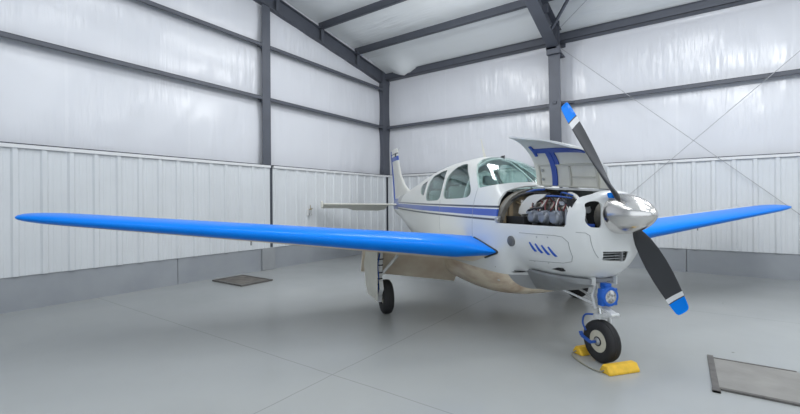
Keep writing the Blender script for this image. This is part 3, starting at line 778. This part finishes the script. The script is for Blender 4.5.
# ---- propeller
PC = Vector((.30, 0, 1.39))
prop = MB().lathe([(-.13, .06), (-.09, .06), (-.09, .15), (.10, .15), (.12, .08)], PC, (1, 0, 0), 32).build('propeller', 'alu', A, smooth=40)
prof = [(-.098, .172), (-.093, .180)]
for k in range(0, 29):
    u = k/28; prof.append((-.085+.372*u, max(.003, .180*(1-u**2.0)**.62 if u < 1 else .003)))
MB().lathe([(-.103, .05), (-.103, .168), (-.098, .172)] + prof[1:], PC, (1, 0, 0), 64).build('spinner', 'chrome', prop, smooth=40)
blade_mats = ['blade', 'tip_white', 'blue']
def blade(sgn):
    rdir = Vector((0, -.572*sgn, .82*sgn)).normalized(); f = Vector((1, 0, 0)); t = f.cross(rdir)
    st = [(.13, .050, .046, 62), (.17, .060, .044, 58), (.22, .095, .040, 52), (.30, .135, .032, 45), (.42, .165, .027, 38), (.55, .180, .023, 32), (.70, .182, .019, 27), (.82, .172, .016, 23), (.895, .162, .014, 21), (.905, .161, .014, 21), (.955, .155, .012, 19), (.965, .154, .012, 19), (1.02, .145, .010, 18), (1.075, .130, .008, 17), (1.10, .105, .006, 17), (1.108, .06, .004, 17)]
    rs = []
    for r, c, th, be in st:
        be = math.radians(be); ch = t*math.cos(be)+f*math.sin(be); nrm = ch.cross(rdir)
        row = []
        for k in range(20):
            a = 2*PI*k/20; x = math.cos(a); y = math.sin(a)
            row.append(PC + rdir*r + ch*(x*c/2) + nrm*(y*th/2*(1+.25*x)+ (.06*c*(1-x*x) if c > .1 else 0)))
        rs.append(row)
    def mm(i, j): r = st[i][0]; return 1 if .905 <= r < .955 else (2 if r >= .965 else 0)
    return MB().rings(rs, 0, mats=mm).build('propeller_blade', blade_mats, prop, smooth=50)
blade(1); blade(-1)
MB().box(.20, .26, -.115, -.07, 1.525, 1.575).build('prop_plug', 'blue', prop, bevel=.006)

# ---- wings
def wing_chord(y): return 2.0-(abs(y)-.45)*(1.0/4.85)
def wing_le(y): return -1.02-.104*(abs(y)-.45)
def wing_z(y): return .880+.0935*abs(y)
def airfoil(n=22):
    out = []
    for k in range(n+1):
        x = .5*(1+math.cos(PI*k/n)); out.append((x, 1))
    for k in range(1, n): x = .5*(1-math.cos(PI*k/n)); out.append((x, -1))
    return out
AF = airfoil()
def wing_sec(y, tk, cs=1.0, xoff=0, pinch=0):
    c = wing_chord(y)*cs; x0 = wing_le(y)+xoff; z0 = wing_z(y); inc = math.radians(4.0-2.5*(abs(y)-.45)/4.85); out = []
    for x, s in AF:
        th = 5*tk*(.2969*math.sqrt(x)-.1260*x-.3516*x*x+.2843*x**3-.1036*x**4)
        if pinch and x < .3: th *= 1-pinch*(1-x/.3)**1.0*.75
        cam = .018*(1-(2*x-.8)**2) if x < .9 else .0
        zz = (cam*.6+s*th)*c; xx = x*c
        out.append((x0-xx*math.cos(inc)+zz*0, y, z0-xx*math.sin(inc)+zz))
    return out
for sg in (-1, 1):
    b = MB(); rs = []; ys = [.20, .45, .56, .60, .64, .68, .73, .79, .85, .92, 1.0, 1.4, 1.8, 2.2, 2.6, 3.0, 3.4, 3.8, 4.2, 4.6, 4.9, 5.06, 5.16, 5.23, 5.28, 5.31, 5.325]
    for y in ys:
        tk = .165-.045*(y-.45)/4.85; cs = 1; xo = 0
        pn = max(0, min(1, (.95-y)/.37)); xo = .115*pn**1.5
        if y > 4.9: u = (y-4.9)/.43; k = math.sqrt(max(.0, 1-u*u)); cs = .62+.38*k; tk *= (.48+.52*k)/cs; xo = -wing_chord(y)*(1-cs)*.22
        rs.append(wing_sec(sg*y, tk, cs, xo, pn))
    nA = len(AF)
    def wm(i, j):
        x = .5*(AF[j][0]+AF[(j+1) % nA][0]); y = ys[i]
        if y > 4.95: return 1
        if AF[j][1] > 0 and j < 22: return 1 if x < .34 else 0
        return 1 if x < .07 else 2
    w = b.rings(rs, 0, mats=wm).build('wing', ['white', 'blue', 'wing_under'], A, smooth=45)
    w['label'] = 'right wing with bright blue leading edge, left side of the photo' if sg < 0 else 'left wing with bright blue leading edge, beyond the propeller'
    # dark sealing strip where the leading edge meets the fuselage
    sp = []
    for x, s in [(t, 1) for t in (.26, .2, .14, .09, .05, .02, .006)] + [(0, 1)] + [(t, -1) for t in (.006, .02, .05, .09, .13)]:
        y0 = .57; c = wing_chord(y0); tk = .165; th = 5*tk*(.2969*math.sqrt(x)-.1260*x-.3516*x*x+.2843*x**3); th *= 1-(1-x/.3)*.75 if x < .3 else 1
        zz = (.018*(1-(2*x-.8)**2)*.6+s*th)*c; px_ = wing_le(y0)+.115-x*c; pz = wing_z(y0)-x*c*.07+zz
        sp.append((px_+.004, sg*(half_y(px_, max(.46, pz))+.002), pz))
    MB().tube(smoothpath(sp, 4), .013, 6).build('root_seal', 'black', w, smooth=60)
    # flap hanging down behind the wing
    hin = [(-2.42, .30, .80), (-2.44, 1.80, .91)]; te = [(-2.74, .30, .27), (-2.72, 1.78, .50)]
    b = MB(); rs = []
    for (h, t_) in zip(hin, te):
        h = Vector(h); t_ = Vector(t_); d = t_-h; nn = Vector((-d.z, 0, d.x)).normalized()
        row = []
        for u, k in ((0, .0), (.08, .035), (.3, .05), (.7, .03), (1, .004), (1, -.004), (.7, -.012), (.3, -.02), (.08, -.02)):
            p = h+d*u+nn*k; row.append((p.x, sg*p.y, p.z))
        rs.append(row)
    b.rings(rs).build('flap', 'wing_under', w, smooth=50)
    b = MB(); rs = []
    for y in (2.55, 4.75):
        c = wing_chord(y); s0 = wing_le(y)-.78*c; z0 = wing_z(y)-.78*c*.045; row = [(s0, sg*y, z0+.035), (wing_le(y)-c-.02, sg*y, z0-.03), (wing_le(y)-c-.02, sg*y, z0-.036), (s0, sg*y, z0-.045)]
        rs.append(row)
    b.rings(rs).build('aileron', 'white', w)
    MB().tube([(wing_le(3.2)-.25, sg*3.2, wing_z(3.2)-.08), (wing_le(3.2)-.25, sg*3.2, wing_z(3.2)-.135)], .006, 6).build('tie_down_ring', 'black', w)

# ---- tail
def sym(n=12): return [(.5*(1+math.cos(PI*k/n)), 1) for k in range(n+1)]+[(.5*(1-math.cos(PI*k/n)), -1) for k in range(1, n)]
SY = sym()
def fin_ring(z, le, te, tk):
    return [(le-(le-te)*x, s*5*tk*(.2969*math.sqrt(x)-.126*x-.3516*x*x+.2843*x**3-.1015*x**4), z) for x, s in SY]
fz = [(1.55, -5.75, -6.95, .17), (1.72, -5.92, -6.97, .16), (1.80, -6.02, -6.98, .15), (1.86, -6.20, -6.99, .14), (1.95, -6.38, -7.0, .135), (2.08, -6.56, -7.03, .13), (2.2, -6.70, -7.05, .125), (2.45, -6.87, -7.12, .115), (2.72, -6.98, -7.19, .105), (2.84, -7.02, -7.23, .10), (2.90, -7.06, -7.25, .08), (2.925, -7.12, -7.26, .05)]
fin = MB().rings([fin_ring(z, l, t-.34-.095*max(0,(z-1.6)), k*.55) for z, l, t, k in fz]).build('vertical_stabilizer', 'fin', A, smooth=45)
rz = [(1.36, -7.18, -7.38), (1.62, -7.26, -7.42), (2.1, -7.38, -7.52), (2.7, -7.56, -7.68), (2.84, -7.60, -7.72), (2.90, -7.62, -7.70)]
b = MB().rings([[(t+.07, .012, z), (t, .008, z), (t, -.008, z), (t+.07, -.012, z)] for z, l, t in rz]).build('rudder', 'rib_blue', A, smooth=40)
b = MB().box(-7.18, -7.10, -.045, .045, 2.70, 2.79).build('tail_beacon', 'black', fin, bevel=.012)
MB().tube([(-7.02, 0, 2.86), (-6.75, -.02, 2.90)], .004, 6).build('tail_antenna', 'cable', fin)
for sg in (-1, 1):
    rs = []
    for y, le, te, tk in ((.06, -6.55, -7.35, .10), (.3, -6.62, -7.32, .10), (1.0, -6.80, -7.28, .095), (1.75, -6.98, -7.26, .09), (1.90, -7.03, -7.24, .07), (1.95, -7.08, -7.2, .03)):
        c = le-te; rs.append([(le-c*x, sg*y, 1.45+.010*y+s*tk*.62*c*5.6*(.2969*math.sqrt(x)-.126*x-.3516*x*x+.2843*x**3-.1015*x**4)) for x, s in SY])
    st = MB().rings(rs).build('horizontal_stabilizer', 'cream', A, smooth=45)
    st['label'] = 'cream horizontal tail surface on the %s' % ("airplane's right" if sg < 0 else "airplane's left")
    rs = []
    for y, x0, x1, dz in ((.22, -7.26, -7.56, .13), (.4, -7.26, -7.62, .165), (1.1, -7.25, -7.56, .15), (1.25, -7.25, -7.52, .10), (1.88, -7.2, -7.42, .10), (1.95, -7.05, -7.40, .09)):
        z = 1.45+.01*y; rs.append([(x0, sg*y, z+.022), (x1, sg*y, z-dz), (x1, sg*y, z-dz-.006), (x0, sg*y, z-.03)])
    MB().rings(rs).build('elevator', 'cream', st, smooth=40)
    MB().box(-7.20, -7.02, sg*1.925, sg*1.975, 1.385, 1.55).build('tip_cap', 'cream', st, bevel=.02)
MB().lathe([(0, .05), (.12, .035), (.16, .01)], (-7.33, 0, 1.42), (-1, 0, 0), 16).build('tail_cone', 'white', A, smooth=50)
b = MB().rings([[(x, y*k, 1.53+.06*q) for y, q in ((-.11, -1), (-.12, .2), (-.05, 1), (.05, 1), (.12, .2), (.11, -1))] for x, k in ((-6.1, .9), (-6.5, 1.0), (-7.0, .7))]).build('tail_fairing', 'cowl_grey', A, smooth=40)

# ---- landing gear
def wheel(parent, cx_, cy, r, w, hubside, rimr):
    hw = w/2
    prof = [(-hw*.62, rimr), (-hw*.92, rimr+.02), (-hw, r*.72), (-hw*.93, r*.87), (-hw*.72, r*.965), (-hw*.45, r*.99)]
    for g_ in (-.32, 0, .32): prof += [((g_-.03)*hw, r), ((g_-.02)*hw, r-.006), ((g_+.02)*hw, r-.006), ((g_+.03)*hw, r)]
    prof += [(hw*.45, r*.99), (hw*.72, r*.965), (hw*.93, r*.87), (hw, r*.72), (hw*.92, rimr+.02), (hw*.62, rimr)]
    ty = MB().lathe(prof, (cx_, cy, r), (0, 1, 0), 56).build('tyre', 'rubber', parent, smooth=40)
    b = MB().lathe([(-hw*.70, rimr*1.02), (-hw*.74, rimr*.96), (-hw*.5, rimr*.86), (-hw*.35, rimr*.55), (-hw*.45, rimr*.42), (-hw*.75, rimr*.36), (-hw*.78, .0)], (cx_, cy, r), (0, 1, 0), 32)
    b.lathe([(hw*.70, rimr*1.02), (hw*.74, rimr*.96), (hw*.5, rimr*.86), (hw*.35, rimr*.55), (hw*.45, rimr*.42), (hw*.75, rimr*.36), (hw*.78, .0)], (cx_, cy, r), (0, 1, 0), 32)
    for s in (-1, 1):
        for k in range(6): b.lathe([(0, .008), (.012, .008)], (cx_+rimr*.68*math.cos(k*PI/3), cy+s*hw*.42, r+rimr*.68*math.sin(k*PI/3)), (0, s, 0), 6)
    b.build('wheel_rim', 'rim', ty, smooth=35)
    MB().lathe([(-hw*.72, rimr*.44), (-hw*.79, rimr*.44), (-hw*.80, rimr*.30)], (cx_, cy, r), (0, 1, 0), 20).build('hub_seal', 'hose_black', ty, smooth=40)
    b = MB().lathe([(-hw*1.0, .016), (-hw*.93, .02), (-hw*.84, .034), (-hw*.6, .036)], (cx_, cy, r), (0, 1, 0), 16).build('axle_nut', 'alu', ty, smooth=40)
    return ty
ng = MB().tube([(-.045, 0, .86), (-.02, 0, .50)], .030, 16).build('nose_gear', 'strut', A, smooth=50)
MB().tube([(-.022, 0, .52), (-.008, 0, .415)], .022, 14).build('oleo_piston', 'oleo', ng, smooth=50)
for sg in (1,):
    MB().tube(smoothpath([(-.010, sg*.02, .43), (-.005, sg*.088, .405), (0, sg*.096, .30), (0, sg*.094, .19)]), [.020]*6+[.017]*13, 10).build('fork_arm', 'strut', ng, smooth=50)
MB().box(-.045, .03, -.05, .05, .40, .445).build('fork_crown', 'strut', ng, bevel=.01)
wheel(A, 0, 0, .193, .128, -1, .100).name = 'nose_tyre'
b = MB().bar((.005, 0, .52), (.155, 0, .475), .07, .022).bar((.155, 0, .47), (.02, 0, .425), .06, .02).lathe([(-.045, .018), (.045, .018)], (.155, 0, .473), (0, 1, 0), 10)
b.build('torque_link', 'strut', ng, bevel=.004)
MB().tube([(-.02, -.05, .53), (-.46, -.10, .60)], .012, 8).tube([(-.02, .05, .53), (-.46, .10, .60)], .012, 8).bar((-.04, -.06, .525), (-.04, .06, .525), .03, .03).build('drag_brace', 'strut', ng, smooth=50)
MB().tube([(-.03, -.045, .70), (-.03, -.075, .62), (-.01, -.06, .50)], .013, 8).build('steering_rod', 'strut', ng, smooth=50)
tl = MB().box(.045, .105, -.085, .085, .545, .70).lathe([(.045, .092), (.10, .092), (.118, .086), (.118, .070)], (0, 0, .628), (1, 0, 0), 28).box(.02, .09, -.035, .035, .70, .745).build('taxi_light', 'lamp_blue', ng, bevel=.006, smooth=35)
MB().lathe([(.108, .069), (.114, .072), (.122, .05), (.126, .0)], (0, 0, .628), (1, 0, 0), 24).build('lamp_lens', 'lens', tl, smooth=50)
for y0, x0, sgn in ((-.12, -.05, -1), (.12, -.02, 1)):
    MB().box(-.30, .06, y0-.004, y0+.004, .725, .80).build('gear_door', 'white', ng)
MB().tube(smoothpath([(-.03, -.07, .44), (-.10, -.10, .42), (-.13, -.10, .34), (-.10, -.09, .27)]), .009, 8).build('brake_hose', 'hose_blue', ng, smooth=50)
MB().tube([(0, -.072, .193), (.0, -.13, .193)], .014, 10).bar((.005, -.125, .193), (-.10, -.135, .225), .03, .020).bar((-.10, -.135, .225), (-.12, -.135, .262), .034, .018).build('axle_lever', 'hose_blue', ng, bevel=.003)
for sg in (-1, 1):
    mg = MB().tube([(-2.21, sg*1.60, .92), (-2.21, sg*1.625, .46)], .040, 14).build('main_gear', 'strut', A, smooth=50)
    mg['label'] = 'white main gear leg under the %s wing' % ('right' if sg < 0 else 'left')
    MB().tube([(-2.21, sg*1.625, .48), (-2.21, sg*1.635, .22)], .030, 14).build('oleo_piston', 'oleo', mg, smooth=50)
    MB().tube([(-2.21, sg*1.64, .225), (-2.21, sg*1.50, .222)], .028, 12).box(-2.26, -2.16, sg*1.60, sg*1.665, .17, .26).build('axle', 'strut', mg, smooth=40)
    for z in (.86, .74, .66, .56, .48, .40, .30): MB().lathe([(-.008, .045), (.008, .045)], (-2.21, sg*(1.60+.05*(.92-z)), z), (0, 0, 1), 12).build('strut_clamp', 'hose_black', mg, smooth=40)
    b = MB().tube(smoothpath([(-2.16, sg*1.625, .82), (-2.13, sg*1.66, .65), (-2.15, sg*1.64, .45), (-2.17, sg*1.66, .25)]), .009, 7).build('brake_line', 'hose_blue', mg, smooth=50)
    MB().bar((-2.13, sg*1.62, .47), (-2.03, sg*1.63, .37), .05, .02).bar((-2.03, sg*1.63, .37), (-2.14, sg*1.635, .26), .05, .02).build('torque_link', 'strut', mg)
    MB().tube([(-2.21, sg*1.59, .53), (-2.21, sg*1.36, .78)], .022, 10).build('side_brace', 'strut', mg, smooth=50)
    t = wheel(A, -2.21, sg*1.53, .228, .14, sg, .088); t.name = 'main_tyre'
    b = MB().rings([[(x, sg*(y+d), z) for x, y, d in ((-2.08, 1.675, 0), (-2.08, 1.675, .012), (-2.3, 1.72+o_, .012), (-2.56, 1.75+o_, .012), (-2.56, 1.75+o_, 0), (-2.3, 1.72+o_, 0))] for z, o_ in ((.88, .02), (.6, .0), (.35, -.02), (.20, -.05))])
    b.build('gear_door', 'cream', mg, smooth=40)

# ---- wheel chocks under the nose wheel (a roped pair)
ck = empty('wheel_chock', AW)
tag(ck, 'pair of yellow roped wheel chocks either side of the nose wheel', 'wheel chock')
def chock(x0, y0, y1, ang, flip):
    prof = [(-.065, 0), (.065, 0), (.062, .02), (.028, .072), (-.028, .072), (-.062, .02)]
    b = MB(); rs = []
    L = y1-y0
    for u, k in ((0, .86), (.04, 1), (.96, 1), (1, .86)):
        rs.append([(p*k, -L/2+L*u, q*(k*.5+.5)) for p, q in prof])
    b.rings(rs)
    for u in (-.3, -.1, .1, .3): b.box(-.067, .067, L*u-.005, L*u+.005, .0, .018)
    o = b.build('chock_block', 'yellow', ck, bevel=.006); o.location = (x0, (y0+y1)/2, .001); o.rotation_euler = (0, 0, ang); return o
chock(.232, -.185, .145, .0, 1); chock(-.225, -.10, .28, .05, -1)
MB().tube(smoothpath([(-.225, -.08, .04), (-.21, -.16, .012), (-.05, -.215, .009), (.12, -.225, .009), (.21, -.20, .014), (.235, -.165, .04)]), .006, 8).build('chock_rope', 'rope', ck, smooth=60)

# ------------------------------------------------------------------ camera, light
cam = bpy.data.cameras.new('camera'); co = bpy.data.objects.new('camera', cam); C.objects.link(co)
cam.sensor_width = 36; cam.sensor_fit = 'HORIZONTAL'; cam.lens = 405.08/800*36; cam.shift_y = -4.47/800
co.matrix_world = SV @ Matrix.Translation((0, 0, 1.5)) @ Matrix.Rotation(.006755, 4, 'Y') @ Matrix.Rotation(PI/2, 4, 'X'); cam.clip_start = .05
bpy.context.scene.camera = co
w = bpy.data.worlds.new('world'); bpy.context.scene.world = w; w.use_nodes = True
bg = w.node_tree.nodes['Background']; bg.inputs[0].default_value = (.86, .93, 1.0, 1); bg.inputs[1].default_value = 3.0
def lamp(x, d, z, sx, sy, power):
    l = bpy.data.lights.new('hangar_lamp', 'AREA'); l.shape = 'RECTANGLE'; l.size = sx; l.size_y = sy; l.energy = power; l.color = (.97, .985, 1.0)
    o = bpy.data.objects.new('hangar_lamp', l); C.objects.link(o); o.matrix_world = RW @ Matrix.Translation((x, -d, z)); return o
AREA = {(3, 3.8): 150, (3, 7.3): 95, (3, 10.8): 60, (8, 3.8): 150, (8, 7.3): 120, (8, 10.8): 90, (12.8, 3.8): 130, (12.8, 7.3): 110, (12.8, 10.8): 90}
FILL = {(3, 3.8): 260, (3, 7.3): 90, (3, 10.8): 50, (8, 3.8): 260, (8, 7.3): 150, (8, 10.8): 100, (12.8, 3.8): 170, (12.8, 7.3): 120, (12.8, 10.8): 90}  # unseen point lights added as fill to brighten ceiling and walls
for (x, d), e in AREA.items(): lamp(x, d, roof_z(min(d, 14.5-d))-.45, .6, 2.6, e)
for (x, d), e in FILL.items():
    pl = bpy.data.lights.new('fill_point', 'POINT'); pl.energy = e; pl.shadow_soft_size = .35; pl.color = (.97, .985, 1.0)
    po = bpy.data.objects.new('fill_point', pl); C.objects.link(po); po.matrix_world = RW @ Matrix.Translation((x+1.2, -d, roof_z(min(d, 14.5-d))-1.5))
sc = bpy.context.scene
sc.view_settings.view_transform = 'Standard'; sc.view_settings.look = 'None'; sc.view_settings.gamma = 1; sc.view_settings.use_curve_mapping = False
sc.view_settings.exposure = -1.2
